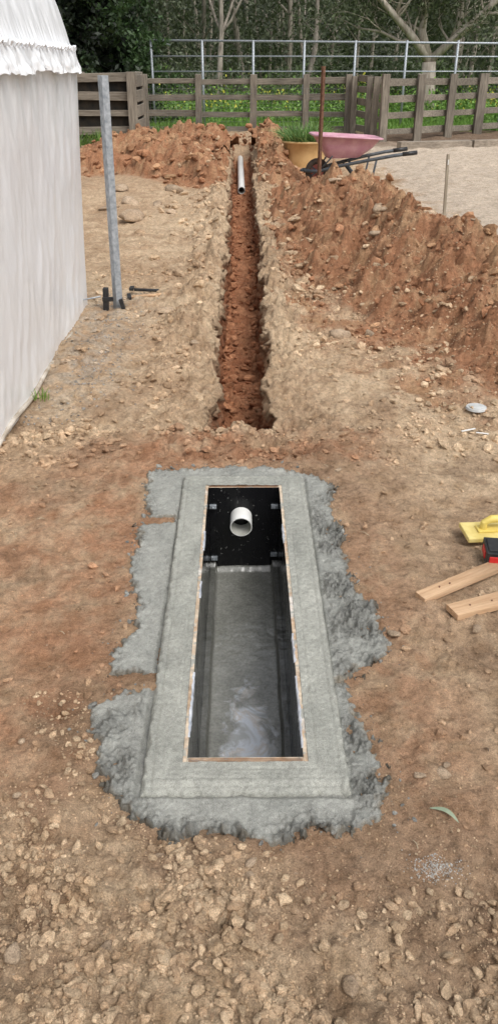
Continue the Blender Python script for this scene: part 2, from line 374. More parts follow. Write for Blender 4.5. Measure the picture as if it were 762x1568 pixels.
# fine crumbs
GX=[];GY=[];GS=[];GC=[]
scatter(26000,un(-.8,.8),un(.66,1.4),.0009,.0038,tanf,2.2,dens=lambda x,y:np.clip(fgd(x,y)*1.3+.15,0,1))
scatter(30000,un(-1.5,1.6),un(1.0,3.7),.0010,.0045,own,2.6,dens=lambda x,y:np.clip(.5+1.2*fbm(x*2.5,y*2.5,3,153),.1,1))
scatter(22000,un(-1.3,1.9),un(3.4,7.5),.002,.008,own,2.6,dens=lambda x,y:np.clip(.4+1.2*fbm(x*1.6,y*1.6,3,154),.1,1))
scatter(14000,un(.2,3.2),un(3.4,9),.003,.012,pc,2.6,dens=lambda x,y:(pileh(x,y)>-.04)*1.)
clods('soil_crumbs',np.concatenate(GX),np.concatenate(GY),np.concatenate(GS),np.concatenate(GC),sub=1)
n=1300; x=rng.normal(-1.02,.15,n); y=rng.uniform(3.7,6.3,n); m=(x>-1.19)&(x<-.55)&(rng.random(n)<.5+fbm(x*3,y*3,2,58)); x=x[m];y=y[m]
g=rng.uniform(.25,.5,len(x)); clods('gravel',x,y,rng.uniform(.003,.009,len(x)),np.stack([g,g*.93,g*.84],-1),sub=1)
rk=np.array([(-1.33,9.6,.16),(-1.65,11.2,.13),(-1.8,10.6,.09),(-1.2,10.8,.08),(-.95,10.0,.06),(-1.9,12.2,.12),(-1.1,12.1,.1),(-.62,5.6,.06),(-.54,5.5,.05),(-.35,4.8,.03),(.44,1.385,.017),(.52,1.42,.012),(.50,1.395,.02),(.005,1.13,.014),(-.0,1.1,.011),(-.21,1.15,.011),(1.22,7.6,.085),(1.52,6.9,.07),(1.1,7.0,.05),(.62,5.0,.06),(.8,5.1,.05),(1.55,5.0,.045),(2.0,5.6,.06),(1.75,6.3,.05),(-.58,1.31,.013),(-.30,.93,.018),(-.48,.9,.02),(.2,.86,.017),(-.62,1.5,.016),(1.0,9.9,.09),(.47,1.95,.02),(.74,1.98,.022),(.4,3.1,.02)])
clods('rocks',rk[:,0],rk[:,1],rk[:,2],np.array([.50,.38,.27])*rng.uniform(.75,1.15,(len(rk),1)),flat=.5,smooth=True)
n=420; x=rng.normal(.43,.030,n); y=rng.normal(1.12,.014,n); g=rng.uniform(.5,.7,n)
clods('sand_spill',x,y,rng.uniform(.0008,.0024,n),np.stack([g,g*.96,g*.9],-1),sub=1)
q=MB()
for i in range(46):
    x_=random.uniform(-1.1,1.2); y_=random.uniform(.9,4.6)
    if inrect(np.array(x_),np.array(y_))<.02 and -.45<x_<.45: continue
    if trench_cut(np.array([x_]),np.array([y_]))[0]>0: continue
    a_=random.uniform(0,3.14); l=random.uniform(.012,.05); h0=float(H(np.array([x_]),np.array([y_]))[0])+.004
    q.tube([(x_,y_,h0),(x_+l*.5*math.cos(a_),y_+l*.5*math.sin(a_),h0+.003),(x_+l*math.cos(a_+.2),y_+l*math.sin(a_+.2),h0)],[.0009,.0011,.0007],random.choice((0,0,1)),5)
q.build('twigs',[simple('straw',(.4,.33,.22),(.6,.52,.38),30,.8),M_bark2])

# ------------------------------------------------------------ drainage pit
PR=.009
pit=empty('drainage_pit',(-.016,2.18,0),PR)
def concrete(name,wet=.5,a=(.20,.20,.18),b_=(.34,.34,.31),attr=False):
    m,nt,b=newmat(name); f=noise(nt,6,7,.65); g=noise(nt,520,3,.65); k=noise(nt,70,6,.65); l=noise(nt,190,3,.6); tr=noise(nt,14,6,.6,stretch=(1,.35,1),dist=.6)
    c=ramp(nt,f,[(.3,a),(.7,b_)]); c=mix(nt,1,c,ramp(nt,g,[(.32,.55),(.68,1.35)]),'MULTIPLY'); c=mix(nt,1,c,ramp(nt,k,[(.3,.78),(.7,1.16)]),'MULTIPLY'); c=mix(nt,1,c,ramp(nt,tr,[(.35,.86),(.65,1.1)]),'MULTIPLY')
    c=mix(nt,ramp(nt,l,[(.62,0.),(.70,.5)]),c,(.11,.105,.085))
    if attr: c=mix(nt,1,c,attrcol(nt),'MULTIPLY')
    nt.links.new(c,b.inputs['Base Color']); nt.links.new(ramp(nt,tr,[(.3,wet-.12),(.7,wet+.12)]),b.inputs['Roughness'])
    bump(nt,b,[(k,.6,.004),(g,.7,.002),(l,.7,.002)]); return m
M_con=concrete('trowelled_concrete',.42,(.30,.305,.27),(.41,.41,.365)); M_apr=concrete('wet_mortar',.32,(.27,.275,.25),(.38,.38,.345),True)
a=np.arange(-.5,.48,.0036); b=np.arange(1.15,3.2,.0036); X,Y=np.meshgrid(a,b)
sd=sdpoly(X,Y,apron)+.018*fbm(X*18,Y*18,4,120)+.012*fbm(X*55,Y*55,3,121)
zone=np.clip(ss(.02,.06,X-.22)*ss(3.0,2.7,Y)+ss(.07,.0,sd)*.9*ss(1.9,1.5,Y)+ss(.035,0,sd)*.7+ss(1.75,1.6,Y)*ss(-.27,-.32,X)*.9,0,1)
rough=zone*ss(.27,.29,np.abs(X+.02)+.3*(Y<1.32)+.3*(Y>3.05))*np.clip(.75+1.3*fbm(X*7,Y*7,3,126),.15,1.25)
w,c=worley(X*60+.8*fbm(X*60,Y*60,3,127),Y*60+.8*fbm(X*60,Y*60,3,128),123)
rectd=np.maximum(np.maximum(np.abs(X+.019)-.266,0),np.maximum(np.abs(Y-2.18)-.862,0))
Zb=.013*ss(-.004,.012,sd)-.010+.004*fbm(X*9,Y*9,3,122)+rough*(.016*fbm(X*30,Y*30,5,124,.65)+.010*np.sqrt(np.clip(1-(w/.6)**2,0,1))*(c>.5))+.0012*fbm(X*110,Y*110,2,125)
Zb=Zb+.004-.008*np.exp(-(rectd/.006)**2)
Zb=Zb+H(X,Y)*.3
hole=(np.abs(X+.019)<.24)&(np.abs(Y-2.18)<.83)
k=(sd[:-1,:-1]>-.012)&~hole[:-1,:-1]
Vv=np.stack([X+.016,Y-2.18,Zb],-1).reshape(-1,3)
tn=1-.42*np.clip(rough,0,1)-.22*ss(.02,.0,sd)-.25*np.exp(-(rectd/.008)**2); cc=lerp(np.array((.85,.74,.62)),np.array((1.,1,1)),ss(-.005,.02,sd+.01*fbm(X*30,Y*30,2,129)))*tn[...,None]
F=grid_faces(len(a),len(b),k); u,inv=np.unique(F,return_inverse=True)
ap=mesh_np('mortar_apron',Vv[u],inv.reshape(F.shape),[M_apr],True,cc.reshape(-1,3)[u],parent=pit)
ap.rotation_euler=(0,0,-PR)
IW,IL=.1525,.750; OW,OL=.266,.862; PT=.012; PE=.017
def lines(i,o,d):
    p=list(np.arange(i,o,d))+[o]; mid=np.linspace(-i,i,int(2*i/d)); return np.array(sorted(set([round(-q,5) for q in p]+[round(q,5) for q in mid]+[round(q,5) for q in p])))
gxl=lines(IW+PT,OW,.0036); gyl=lines(IL+PE,OL,.0036); X,Y=np.meshgrid(gxl,gyl)
ex=OW-np.abs(X); e=np.minimum(ex,OL-np.abs(Y)); en=e+.006*fbm((X+Y)*28,(X-Y)*28,4,130)
en=np.where(e<.0005,0,en)
Zf=.008+.016*ss(0,.009,en)-.0034*np.exp(-((e-.024+.0015*fbm(X*6,Y*6,2,135))/.0025)**2)+.0022*fbm(X*12,Y*12,3,131)+.0015*fbm(X*70,Y*70,3,132)
eN=Y+OL; Zf-=.012*ss(.042,.004,eN+.008*fbm(X*10,Y*10,3,133))*ss(.0,.03,ex); Zf-=.003*np.exp(-((eN-.044)/.003)**2)*ss(0,.03,ex)
di=np.maximum(np.abs(X)-IW-PT,np.abs(Y)-IL-PE); Zf-=.0026*np.exp(-((di-.022)/.002)**2)*(fbm(X*3,Y*3,2,134)>-.3); Zf-=.0018*np.exp(-((di-.034)/.002)**2)*(fbm(X*4,Y*4,2,136)>.0)
Zf+=.003*np.clip(fbm(X*40,Y*40,3,137),0,1)*ss(.012,.0,di)
Zf-=.012*(e<.0004)
cx=(X[:-1,:-1]+X[1:,1:])/2; cy=(Y[:-1,:-1]+Y[1:,1:])/2
k=~((np.abs(cx)<IW+PT)&(np.abs(cy)<IL+PE))
mesh_np('concrete_frame',np.stack([X,Y,Zf],-1).reshape(-1,3),grid_faces(len(gxl),len(gyl),k),[M_con],True,parent=pit)
m,nt,b=newmat('black_formply'); f=noise(nt,9,7,.7,stretch=(1,1,.5)); sp=noise(nt,70,4,.6); st=noise(nt,30,4,.6,stretch=(1,1,.06))
msk=ramp(nt,f,[(.58,0.),(.78,.3)]); spk=ramp(nt,sp,[(.66,0.),(.70,.7)]); stk=ramp(nt,st,[(.64,0.),(.76,.3)])
c=mix(nt,msk,(.005,.005,.006),(.05,.05,.046)); c=mix(nt,spk,c,(.34,.34,.32)); c=mix(nt,stk,c,(.22,.22,.20))
nt.links.new(c,b.inputs['Base Color']); nt.links.new(ramp(nt,f,[(.4,.06),(.7,.4)]),b.inputs['Roughness']); bump(nt,b,[(st,.1,.002)]); b.inputs['Specular IOR Level'].default_value=.3; M_form=m
m,nt,b=newmat('ply_edge'); f=noise(nt,4,5,.6); g=noise(nt,50,5,.65); h2=noise(nt,22,6,.7)
c=ramp(nt,f,[(.36,(.46,.33,.22)),(.46,(.68,.57,.44)),(.54,(.48,.33,.21)),(.62,(.72,.69,.64))]); c=mix(nt,ramp(nt,h2,[(.53,0.),(.58,1.)]),c,(.38,.38,.34)); c=mix(nt,1,c,ramp(nt,g,[(.3,.65),(.7,1.2)]),'MULTIPLY')
nt.links.new(c,b.inputs['Base Color']); b.inputs['Roughness'].default_value=.5; bump(nt,b,[(g,.6,.003)]); M_ply=m
mb=MB(); zt=.0225; hh=.46
for s in(-1,1):
    mb.box((s*(IW+PT/2),0,zt-hh/2),(PT-.0006,2*(IL+PE)-.001,hh),0,topmat=1)
    mb.box((0,s*(IL+PE/2),zt-hh/2-.001),(2*IW-.001,PE-.0006,hh),0,topmat=1)
lining=mb.build('formply_lining',[M_form,M_ply],pit)
M_plyd=simple('ply_glue_line',(.16,.08,.04),(.3,.17,.1),40,.7)
mb=MB()
for s in(-1,1):
    for o_ in(.005,.0095,.0135): mb.box((0,s*(IL+o_),zt-.0003),(2*IW-.006,.0011,.0022),0,jit=.0002)
mb.build('ply_layers',[M_plyd],pit)
M_foil=simple('silver_film',(.42,.46,.52),(.78,.80,.84),30,.28,.8,.004,metal=.3)
mb=MB()
def ribbon(side,y0,L):
    n=int(L/.012)+2; vs=[];fs=[]
    for i in range(n):
        yy=y0+L*i/(n-1); wv=.002+.003*random.random(); top=zt+.0012+random.uniform(-.001,.0012); dz=random.uniform(.006,.022)*math.sin(math.pi*min(1,(i+.5)/n))+.003
        for dx,zz in((.005*random.random()+.001,top),(-.001-wv*.3,top-.001),(-wv,top-dz*.5),(-wv*.7-.001,top-dz)): vs.append((side*(IW+dx),yy,zz))
    for i in range(n-1):
        for k in range(3): fs.append((i*4+k,i*4+k+1,(i+1)*4+k+1,(i+1)*4+k))
    mb.add(vs,fs,0,True)
for s,y0,L in((-1,-.68,.26),(-1,-.05,.10),(-1,.25,.14),(1,-.72,.28),(1,-.38,.14),(1,.3,.14)): ribbon(s,y0,L)
mb.build('peeling_film',[M_foil],pit)
xs_=np.linspace(-IW,IW,90); ys_=np.linspace(-IL,IL,380); X,Y=np.meshgrid(xs_,ys_)
d=IW-np.abs(X); Zp=-.405+.006*fbm(X*4,Y*2.5,3,140)*ss(-.1,.3,Y)+.0014*fbm(X*30,Y*30,3,141)*ss(-.45,-.2,Y)+.028*ss(.028,.021,d+.003*fbm(Y*6,Y*0,2,142))+.02*ss(.03,0,IL-np.abs(Y))
m,nt,b=newmat('wet_pit_floor'); f=noise(nt,6,7,.7); g=noise(nt,110,4,.6); 
c=ramp(nt,f,[(.3,(.19,.19,.165)),(.7,(.36,.36,.325))]); c=mix(nt,1,c,ramp(nt,g,[(.3,.75),(.7,1.2)]),'MULTIPLY')
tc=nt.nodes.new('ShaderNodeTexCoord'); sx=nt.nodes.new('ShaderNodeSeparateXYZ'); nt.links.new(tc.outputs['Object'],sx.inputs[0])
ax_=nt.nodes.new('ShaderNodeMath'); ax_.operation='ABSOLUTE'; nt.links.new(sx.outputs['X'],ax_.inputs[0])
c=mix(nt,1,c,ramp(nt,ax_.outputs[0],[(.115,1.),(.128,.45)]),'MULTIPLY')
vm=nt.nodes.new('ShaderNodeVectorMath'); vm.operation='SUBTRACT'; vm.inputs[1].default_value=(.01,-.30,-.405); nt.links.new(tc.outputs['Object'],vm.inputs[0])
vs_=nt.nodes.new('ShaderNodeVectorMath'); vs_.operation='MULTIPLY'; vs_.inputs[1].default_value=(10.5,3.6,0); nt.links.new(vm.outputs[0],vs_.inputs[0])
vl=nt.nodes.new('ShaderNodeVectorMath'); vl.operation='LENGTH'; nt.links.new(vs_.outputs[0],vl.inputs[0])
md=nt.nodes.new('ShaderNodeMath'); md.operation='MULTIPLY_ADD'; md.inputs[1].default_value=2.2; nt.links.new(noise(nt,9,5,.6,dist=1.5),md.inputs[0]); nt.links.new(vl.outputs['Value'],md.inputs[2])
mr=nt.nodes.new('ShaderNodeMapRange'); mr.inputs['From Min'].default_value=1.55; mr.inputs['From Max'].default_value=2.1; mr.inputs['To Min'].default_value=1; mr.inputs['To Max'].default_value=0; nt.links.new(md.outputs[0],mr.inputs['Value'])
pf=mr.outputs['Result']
film_sheen_col=ramp(nt,noise(nt,6,4,.5,dist=2.5),[(.38,(.42,.43,.43)),(.48,(.68,.72,.78)),(.56,(.60,.56,.52)),(.64,(.80,.83,.88))])  # milky puddle film, with the sky reflection painted into its pale base colour
c=mix(nt,pf,c,film_sheen_col)
nt.links.new(c,b.inputs['Base Color'])
rg=nt.nodes.new('ShaderNodeMapRange'); rg.inputs['From Min'].default_value=-.75; rg.inputs['From Max'].default_value=.6; rg.inputs['To Min'].default_value=.08; rg.inputs['To Max'].default_value=.24; nt.links.new(sx.outputs['Y'],rg.inputs['Value'])
rm_=nt.nodes.new('ShaderNodeMix'); rm_.data_type='FLOAT'; nt.links.new(pf,rm_.inputs[0]); nt.links.new(rg.outputs[0],rm_.inputs[2]); rm_.inputs[3].default_value=.04; nt.links.new(rm_.outputs[0],b.inputs['Roughness'])
b.inputs['IOR'].default_value=1.75
bump(nt,b,[(f,.12,.004),(g,.08,.001)])
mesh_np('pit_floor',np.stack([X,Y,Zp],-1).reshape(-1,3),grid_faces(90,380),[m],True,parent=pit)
def pipe(name,p0,p1,ro,ri,parent=None,n=40):
    p0=Vector(p0);p1=Vector(p1);d=(p1-p0).normalized();a=d.cross(Vector((0,0,1))).normalized();b=a.cross(d)
    vs=[];
    for p,r in((p0,ro),(p1,ro),(p1,ri),(p0,ri)):
        for k in range(n): t=2*math.pi*k/n; vs.append(p+a*math.cos(t)*r+b*math.sin(t)*r)
    q=MB()
    for r,mi in((0,0),(1,0),(2,1),(3,0)):
        for k in range(n): q.f.append([r*n+k,r*n+(k+1)%n,((r+1)%4)*n+(k+1)%n,((r+1)%4)*n+k]); q.m.append(mi); q.s.append(r in(0,2))
    q.v=[tuple(v) for v in vs]
    return q.build(name,[M_pvc,M_pvcin],parent,bevel=.0008)
pipe('outlet_pipe',(-.012,IL-.085,-.128),(-.012,IL+.3,-.112),.0475,.0435,pit)
mb=MB()
for sx_,zz in((-1,-.07),(1,-.07),(1,-.32),(-1,-.34)):
    mb.box((sx_*(IW-.018),IL-.006,zz),(.03,.012,.02),0); mb.tube([(sx_*(IW-.018),IL-.008,zz),(sx_*(IW-.018),IL-.022,zz)],.005,0)
mb.build('corner_bracket',[M_galv],pit,bevel=.002)

pipe('pvc_pipe',(-.125,13.9,-.22),(-.185,18.0,-.12),.058,.052)

# ------------------------------------------------------------ polytunnel
pt=empty('polytunnel')
prof=[(-1.215,0),(-1.20,.35),(-1.175,.8),(-1.145,1.25),(-1.12,1.62),(-1.145,1.69),(-1.17,1.80),(-1.215,1.955),(-1.30,2.1),(-1.48,2.3),(-1.8,2.5),(-2.3,2.68),(-2.95,2.76)]
prof+= [(-5.9-p[0],p[1]) for p in prof[-2::-1]]
pp=[];
for a_,b_ in zip(prof[:-1],prof[1:]):
    L=math.hypot(b_[0]-a_[0],b_[1]-a_[1]); k=max(2,int(L/.02)); 
    for t in range(k): pp.append((a_[0]+(b_[0]-a_[0])*t/k,a_[1]+(b_[1]-a_[1])*t/k))
pp.append(prof[-1]); pp=np.array(pp)
for _ in range(6): pp[1:-1]=(pp[:-2]+2*pp[1:-1]+pp[2:])/4
ly=np.arange(-1.5,5.801,.02); ly[-1]=5.8
PX=np.tile(pp[:,0],(len(ly),1)); PZ=np.tile(pp[:,1],(len(ly),1)); PY=np.tile(ly[:,None],(1,len(pp)))
sk=PZ*.35
wr=.008*fbm((PY+sk)*2.6,PZ*.6,3,150)+.003*fbm((PY-sk)*9,PZ*1.3,4,151)+.020*fbm(PY*.7,PZ*.8,2,152)+.004*(1-np.abs(fbm((PY+sk)*5,(PZ-PY*.2)*2.2,3,153)))**3
near=np.exp(-((PZ-1.69)/.09)**2); wr=wr*(1-.6*near)+near*.008*np.sin(PY*95+3*fbm(PY*4,PY*0,2,5))
sgn=np.where(PX>-2.95,1,-1)
PX2=PX+wr*sgn*ss(2.76,2.3,PZ)*ss(5.8,5.6,PY)
PZ2=np.maximum(PZ+wr*ss(1.9,2.5,PZ),0.0)
PZ2=np.where(PZ<.001,-.02,PZ2)
m,nt,b=newmat('white_plastic_sheet'); f=noise(nt,2.2,6,.65,stretch=(1,1,.5)); g=noise(nt,30,5,.6,stretch=(1,1,.45))
sx=nt.nodes.new('ShaderNodeSeparateXYZ'); tc=nt.nodes.new('ShaderNodeTexCoord'); nt.links.new(tc.outputs['Object'],sx.inputs[0])
c=ramp(nt,f,[(.3,(.86,.88,.91)),(.7,(.92,.94,.96))])
dm=nt.nodes.new('ShaderNodeMath'); dm.operation='MULTIPLY_ADD'; dm.inputs[1].default_value=.35; nt.links.new(f,dm.inputs[0]); nt.links.new(sx.outputs['Z'],dm.inputs[2])
c=mix(nt,ramp(nt,dm.outputs[0],[(.14,.45),(.30,0.)]),c,(.62,.56,.48))
nt.links.new(c,b.inputs['Base Color']); b.inputs['Roughness'].default_value=.28
t=nt.nodes.new('ShaderNodeBsdfTranslucent'); t.inputs[0].default_value=(.88,.9,.94,1); mx=nt.nodes.new('ShaderNodeMixShader'); mx.inputs[0].default_value=.05
nt.links.new(b.outputs[0],mx.inputs[1]); nt.links.new(t.outputs[0],mx.inputs[2]); nt.links.new(mx.outputs[0],nt.nodes['Material Output'].inputs[0])
bump(nt,b,[(f,.4,.03),(g,.18,.005)]); M_sheet=m
mesh_np('plastic_cover',np.stack([PX2,PY,PZ2],-1).reshape(-1,3),grid_faces(len(pp),len(ly)),[M_sheet],True,parent=pt)
for yy in(5.795,-1.495):
    q=MB(); q.v=[(p[0],yy,max(p[1],-.02)) for p in pp]; q.f=[list(range(len(pp)))]; q.m=[0]; q.s=[False]; q.build('end_wall',[M_sheet],pt)
zz=np.linspace(0,1,14); VY,VT=np.meshgrid(np.arange(-1.5,5.83,.012),zz,indexing='ij')
amp=VT*.018; hem=.135+.02*fbm(VY*2,VY*0,2,160)+.008*fbm(VY*14,VY*0,2,161)
VX=-1.128+.035*VT+amp*(np.sin(VY*30+4*fbm(VY*2,VY*0,2,162))*.7+.9*fbm(VY*16,VT*2,2,163))
VZ=1.70-hem*VT
mesh_np('valance_flap',np.stack([VX,VY,VZ],-1).reshape(-1,3),grid_faces(14,VY.shape[0]),[M_sheet],True,parent=pt)
q=MB(); pts=[(-1.122,yy,1.70+.003*math.sin(yy*40)) for yy in np.arange(-1.5,5.82,.05)]; q.tube(pts,.006,0,6)
for yy in np.arange(-1.4,5.8,.085): q.box((-1.114,yy+random.uniform(-.02,.02),1.695),(.02,.03,.022),0,(random.random(),random.random(),0))
q.build('gathered_seam',[M_sheet],pt)
q=MB(); pts=[(-1.208+.006*math.sin(yy*5),yy,.012+.006*math.sin(yy*9)) for yy in np.arange(-1.5,5.83,.06)]; q.tube(pts,.013,0,8); q.build('ground_hem',[simple('dirty_plastic',(.34,.28,.21),(.62,.57,.5),9,.7,.5,.008)],pt)

# ------------------------------------------------------------ steel post with bracket
e=empty('steel_post',(-1.0,5.7,0))
q=MB(); w=.062
q.box((0.012,0,.765),(.005,w,1.56),0); q.box((.012+.022,w/2-.0025,.765),(.044,.005,1.56),0);q.box((.012+.022,-w/2+.0025,.765),(.044,.005,1.56),0)
q.box((.056,w/2-.012,.765),(.005,.02,1.56),0); q.box((.056,-w/2+.012,.765),(.005,.02,1.56),0)
o=q.build('channel_upright',[M_galv],e,bevel=.0015); o.rotation_euler=(0,R(1.2),R(35))
q=MB(); q.box((-.05,-.025,.10),(.036,.05,.19),0,(0,.06,0)); q.box((.0,-.02,.015),(.17,.08,.018),0); q.box((.075,-.04,.06),(.028,.03,.12),0,(0,-.25,0)); q.box((-.03,-.05,.12),(.08,.02,.03),0)
q.tube([(-.08,-.05,.14),(-.2,-.06,.12),(-.34,-.02,.11)],.006,1)
q.build('clamp_base',[M_blk,M_galv],e,bevel=.003)
q=MB(); q.tube([(-.92,6.02,.04),(-.80,6.06,.04),(-.66,6.10,.04)],[.012,.013,.016],0); q.box((-.93,6.02,.04),(.03,.12,.03),1,(0,0,.2)); q.build('hammer',[M_pine,M_blk],bevel=.003)
q=MB(); q.tube([(-.92,6.25,.04),(-.72,6.22,.04)],.013,0); q.box((-.94,6.25,.05),(.035,.08,.022),0); q.build('paint_roller_handle',[M_blk],bevel=.003)

q=MB(); q.box((0,0,.37),(.03,.028,.78),0,(0,R(-3),0),.003); q.box((-.018,-.02,.68),(.012,.02,.05),1); q.build('wooden_stake',[wood('stake_wood',(6,6,.5),(.25,.21,.15),(.5,.44,.34)),M_pvc],loc=(2.2,9.25,0))
q=MB()
for a_ in (0,120,240): q.box((.016*math.cos(R(a_)),.016*math.sin(R(a_)),.78),(.034,.007,1.62),0,(0,0,R(a_)))
q.build('star_picket',[M_rust],loc=(1.05,12.55,0),rz=.4)

# ------------------------------------------------------------ wheelbarrow
wb=empty('wheelbarrow',(1.05,12.95,0),R(4))
q=MB(); N=28; RR=.185; rr=.045; vs=[];fs=[]
for i in range(N):
    for j in range(10):
        t=2*math.pi*i/N;u=2*math.pi*j/10; r=RR-rr+rr*math.cos(u); vs.append((r*math.cos(t),rr*math.sin(u),RR+r*math.sin(t)))
for i in range(N):
    for j in range(10): fs.append((i*10+j,((i+1)%N)*10+j,((i+1)%N)*10+(j+1)%10,i*10+(j+1)%10))
q.add(vs,fs,0,True); q.tube([(0,-.02,RR),(0,.02,RR)],.105,1,24); q.tube([(0,-.09,RR),(0,.09,RR)],.016,2,10)
for k in range(5): 
    t=2*math.pi*k/5; q.box((.06*math.cos(t),0,RR+.06*math.sin(t)),(.09,.05,.02),2,(0,-t,0))
q.build('wheel',[M_tyre,simple('rim_paint',(.2,.04,.03),(.3,.08,.06),12,.6),M_frame],wb)
q=MB()
for s in(-1,1):
    q.tube([(-.22,s*.07,.20),(0,s*.1,.19),(.25,s*.17,.26),(.75,s*.27,.36),(1.1,s*.3,.42),(1.44,s*.3,.46)],.025,0,10)
    q.tube([(1.24,s*.3,.44),(1.46,s*.3,.463)],.031,1,10)
    q.tube([(.42,s*.2,.30),(.66,s*.24,.03),(.74,s*.24,.012),(.80,s*.26,.03),(.86,s*.28,.38)],.016,0,8)
    q.tube([(.0,s*.1,.19),(.14,s*.17,.34),(.2,s*.2,.42)],.012,0,8)
q.tube([(-.22,-.07,.2),(-.25,0,.2),(-.22,.07,.2)],.019,0,10); q.tube([(.73,-.24,.014),(.73,.24,.014)],.013,0,8); q.tube([(.5,-.22,.31),(.5,.22,.31)],.013,0,8)
q.build('frame',[M_frame,M_blk],wb)
def rr_(x0,x1,hy,z0,z1,r,n=6):
    pts=[]
    for cx_,cy_,a0 in((x1-r,hy-r,0),(x0+r,hy-r,90),(x0+r,-hy+r,180),(x1-r,-hy+r,270)):
        for k in range(n+1):
            t=R(a0+90*k/n); px=cx_+r*math.cos(t); pts.append((px,cy_+r*math.sin(t),z0+(z1-z0)*(px-x0)/(x1-x0)))
    return pts
rings=[rr_(.16,.60,.17,.375,.385,.05),rr_(.13,.63,.19,.385,.395,.07),rr_(.03,.80,.27,.55,.52,.1),rr_(-.09,.92,.33,.71,.655,.12),rr_(-.11,.94,.35,.705,.65,.12),rr_(-.11,.94,.35,.69,.635,.12)]
q=MB(); n=len(rings[0]); vs=[p for r in rings for p in r]; fs=[tuple(range(n))]
for i in range(len(rings)-1):
    for k in range(n): fs.append((i*n+k,i*n+(k+1)%n,(i+1)*n+(k+1)%n,(i+1)*n+k))
q.add(vs,fs,0,True); o=q.build('tray',[M_pink],wb); o.modifiers.new('s','SOLIDIFY').thickness=.006

pl=empty('planter_tub',(.98,15.0,0))
q=MB(); rg=[(.34,.0),(.36,.2),(.38,.42),(.405,.425),(.405,.455),(.375,.46),(.36,.38),(.355,.36)]; n=28
vs=[(r*math.cos(2*math.pi*k/n),r*math.sin(2*math.pi*k/n),z) for r,z in rg for k in range(n)]
fs=[(i*n+k,i*n+(k+1)%n,(i+1)*n+(k+1)%n,(i+1)*n+k) for i in range(len(rg)-1) for k in range(n)]
q.add(vs,fs,0,True); q.add([(0.357*math.cos(2*math.pi*k/n),.357*math.sin(2*math.pi*k/n),.39) for k in range(n)],[tuple(range(n))],1)
q.build('tub',[M_tan,M_dark],pl)
def blades(name,cx,cy,cz,rad,n,h0,h1,w,ca,cb,parent=None,lean=.6):
    a=rng.uniform(0,6.283,n); r=rad*np.sqrt(rng.random(n)); bx=cx+r*np.cos(a); by=cy+r*np.sin(a); cz=np.broadcast_to(cz,(n,))
    h=rng.uniform(h0,h1,n); la=a+rng.normal(0,.8,n); L=lean*h*rng.random(n); pa=rng.uniform(0,3.14,n)
    V=[];
    for t,ww in((0,1),(.4,.9),(.75,.6),(1,.1)):
        xx=bx+L*t*t*np.cos(la); yy=by+L*t*t*np.sin(la); z=cz+h*(t-.25*t*t*(L/h))
        for s in(-1,1): V.append(np.stack([xx+s*ww*w*np.cos(pa),yy+s*ww*w*np.sin(pa),z],-1))
    V=np.stack(V,1); base=np.array([[0,1,3,2],[2,3,5,4],[4,5,7,6]])
    F=(base[None]+np.arange(n)[:,None,None]*8).reshape(-1,4); c=lerp(np.array(ca),np.array(cb),rng.random(n)); c=np.repeat(c[:,None],8,1).reshape(-1,3)
    return mesh_np(name,V.reshape(-1,3),F,[M_leaf],True,c,parent=parent)
blades('leafy_plant',0,0,.38,.35,560,.18,.42,.014,(.10,.21,.06),(.28,.42,.14),pl,1.6)

# ------------------------------------------------------------ tools and timber at right
fl=empty('plastering_float',(.985,2.565,.012),R(4))
q=MB(); q.box((0,0,.012),(.30,.125,.020),0); q.build('foam_pad',[M_yel],fl,bevel=.004)
q=MB(); q.tube([(-.075,0,.02),(-.075,0,.055),(-.05,0,.07),(.05,0,.07),(.075,0,.055),(.075,0,.02)],[.016,.014,.0155,.0155,.014,.016],0,12); q.box((0,0,.026),(.2,.05,.008),0); q.build('handle',[simple('yellow_plastic',(.66,.50,.10),(.76,.6,.17),20,.5)],fl,bevel=.002)
def board(name,x0,y0,x1,y1,w,t,z,tilt=0):
    L=math.hypot(x1-x0,y1-y0); q=MB(); q.box((0,0,0),(w,L,t),0,(0,0,0),.0006)
    o=q.build(name,[M_pine],bevel=.0015,loc=((x0+x1)/2,(y0+y1)/2,z)); o.rotation_euler=(tilt,0,-math.atan2(x1-x0,y1-y0)); return o
board('timber_offcut',.585,2.135,1.06,2.415,.048,.024,.024,R(1))
board('timber_offcut',.675,2.05,1.16,2.235,.066,.024,.022)
q=MB()
for x_,y_ in((.66,2.18),(.70,2.20),(.74,2.075),(.82,2.10)):
    q.tube([(x_,y_,.030),(x_,y_,.037)],.003,0,8)
q.build('nail_heads',[M_rust])
dr=empty('cordless_drill',(.905,2.38,.012),R(-8))
q=MB(); q.box((0,0,.036),(.075,.115,.055),0); q.box((.0,-.0,.064),(.06,.09,.012),0); q.box((-.038,0,.036),(.006,.06,.03),1); q.box((-.005,-.0575,.036),(.045,.006,.026),1)
q.build('battery',[M_blk,M_red],dr,bevel=.006)
q=MB(); q.tube([(.02,0,.055),(.08,.005,.055),(.15,.01,.05)],[.024,.02,.024],0,14); q.tube([(.17,-.08,.05),(.17,0,.05),(.17,.08,.05)],[.026,.034,.03],1,16); q.tube([(.17,.08,.05),(.17,.13,.05)],[.024,.014],0,14)
q.build('body',[M_blk,M_red],dr,bevel=.003)
q=MB(); q.tube([(0,0,0),(0,0,.012)],[.055,.052],0,36,True,False); q.tube([(0,0,.0125),(0,0,.016)],[.04,.039],0,36,True,False); q.build('drain_cap',[simple('dusty_white_cap',(.44,.45,.44),(.60,.61,.6),15,.6)],loc=(1.207,3.82,float(H(np.array([1.207]),np.array([3.82]))[0])-.003),bevel=.001)
q=MB(); q.box((0,0,0),(.09,.010,.003),0,(0,.05,.5)); q.box((.06,-.04,0),(.06,.009,.003),0,(0,0,-.3)); q.build('plastic_scrap',[M_pvc],loc=(1.1,3.55,.016))
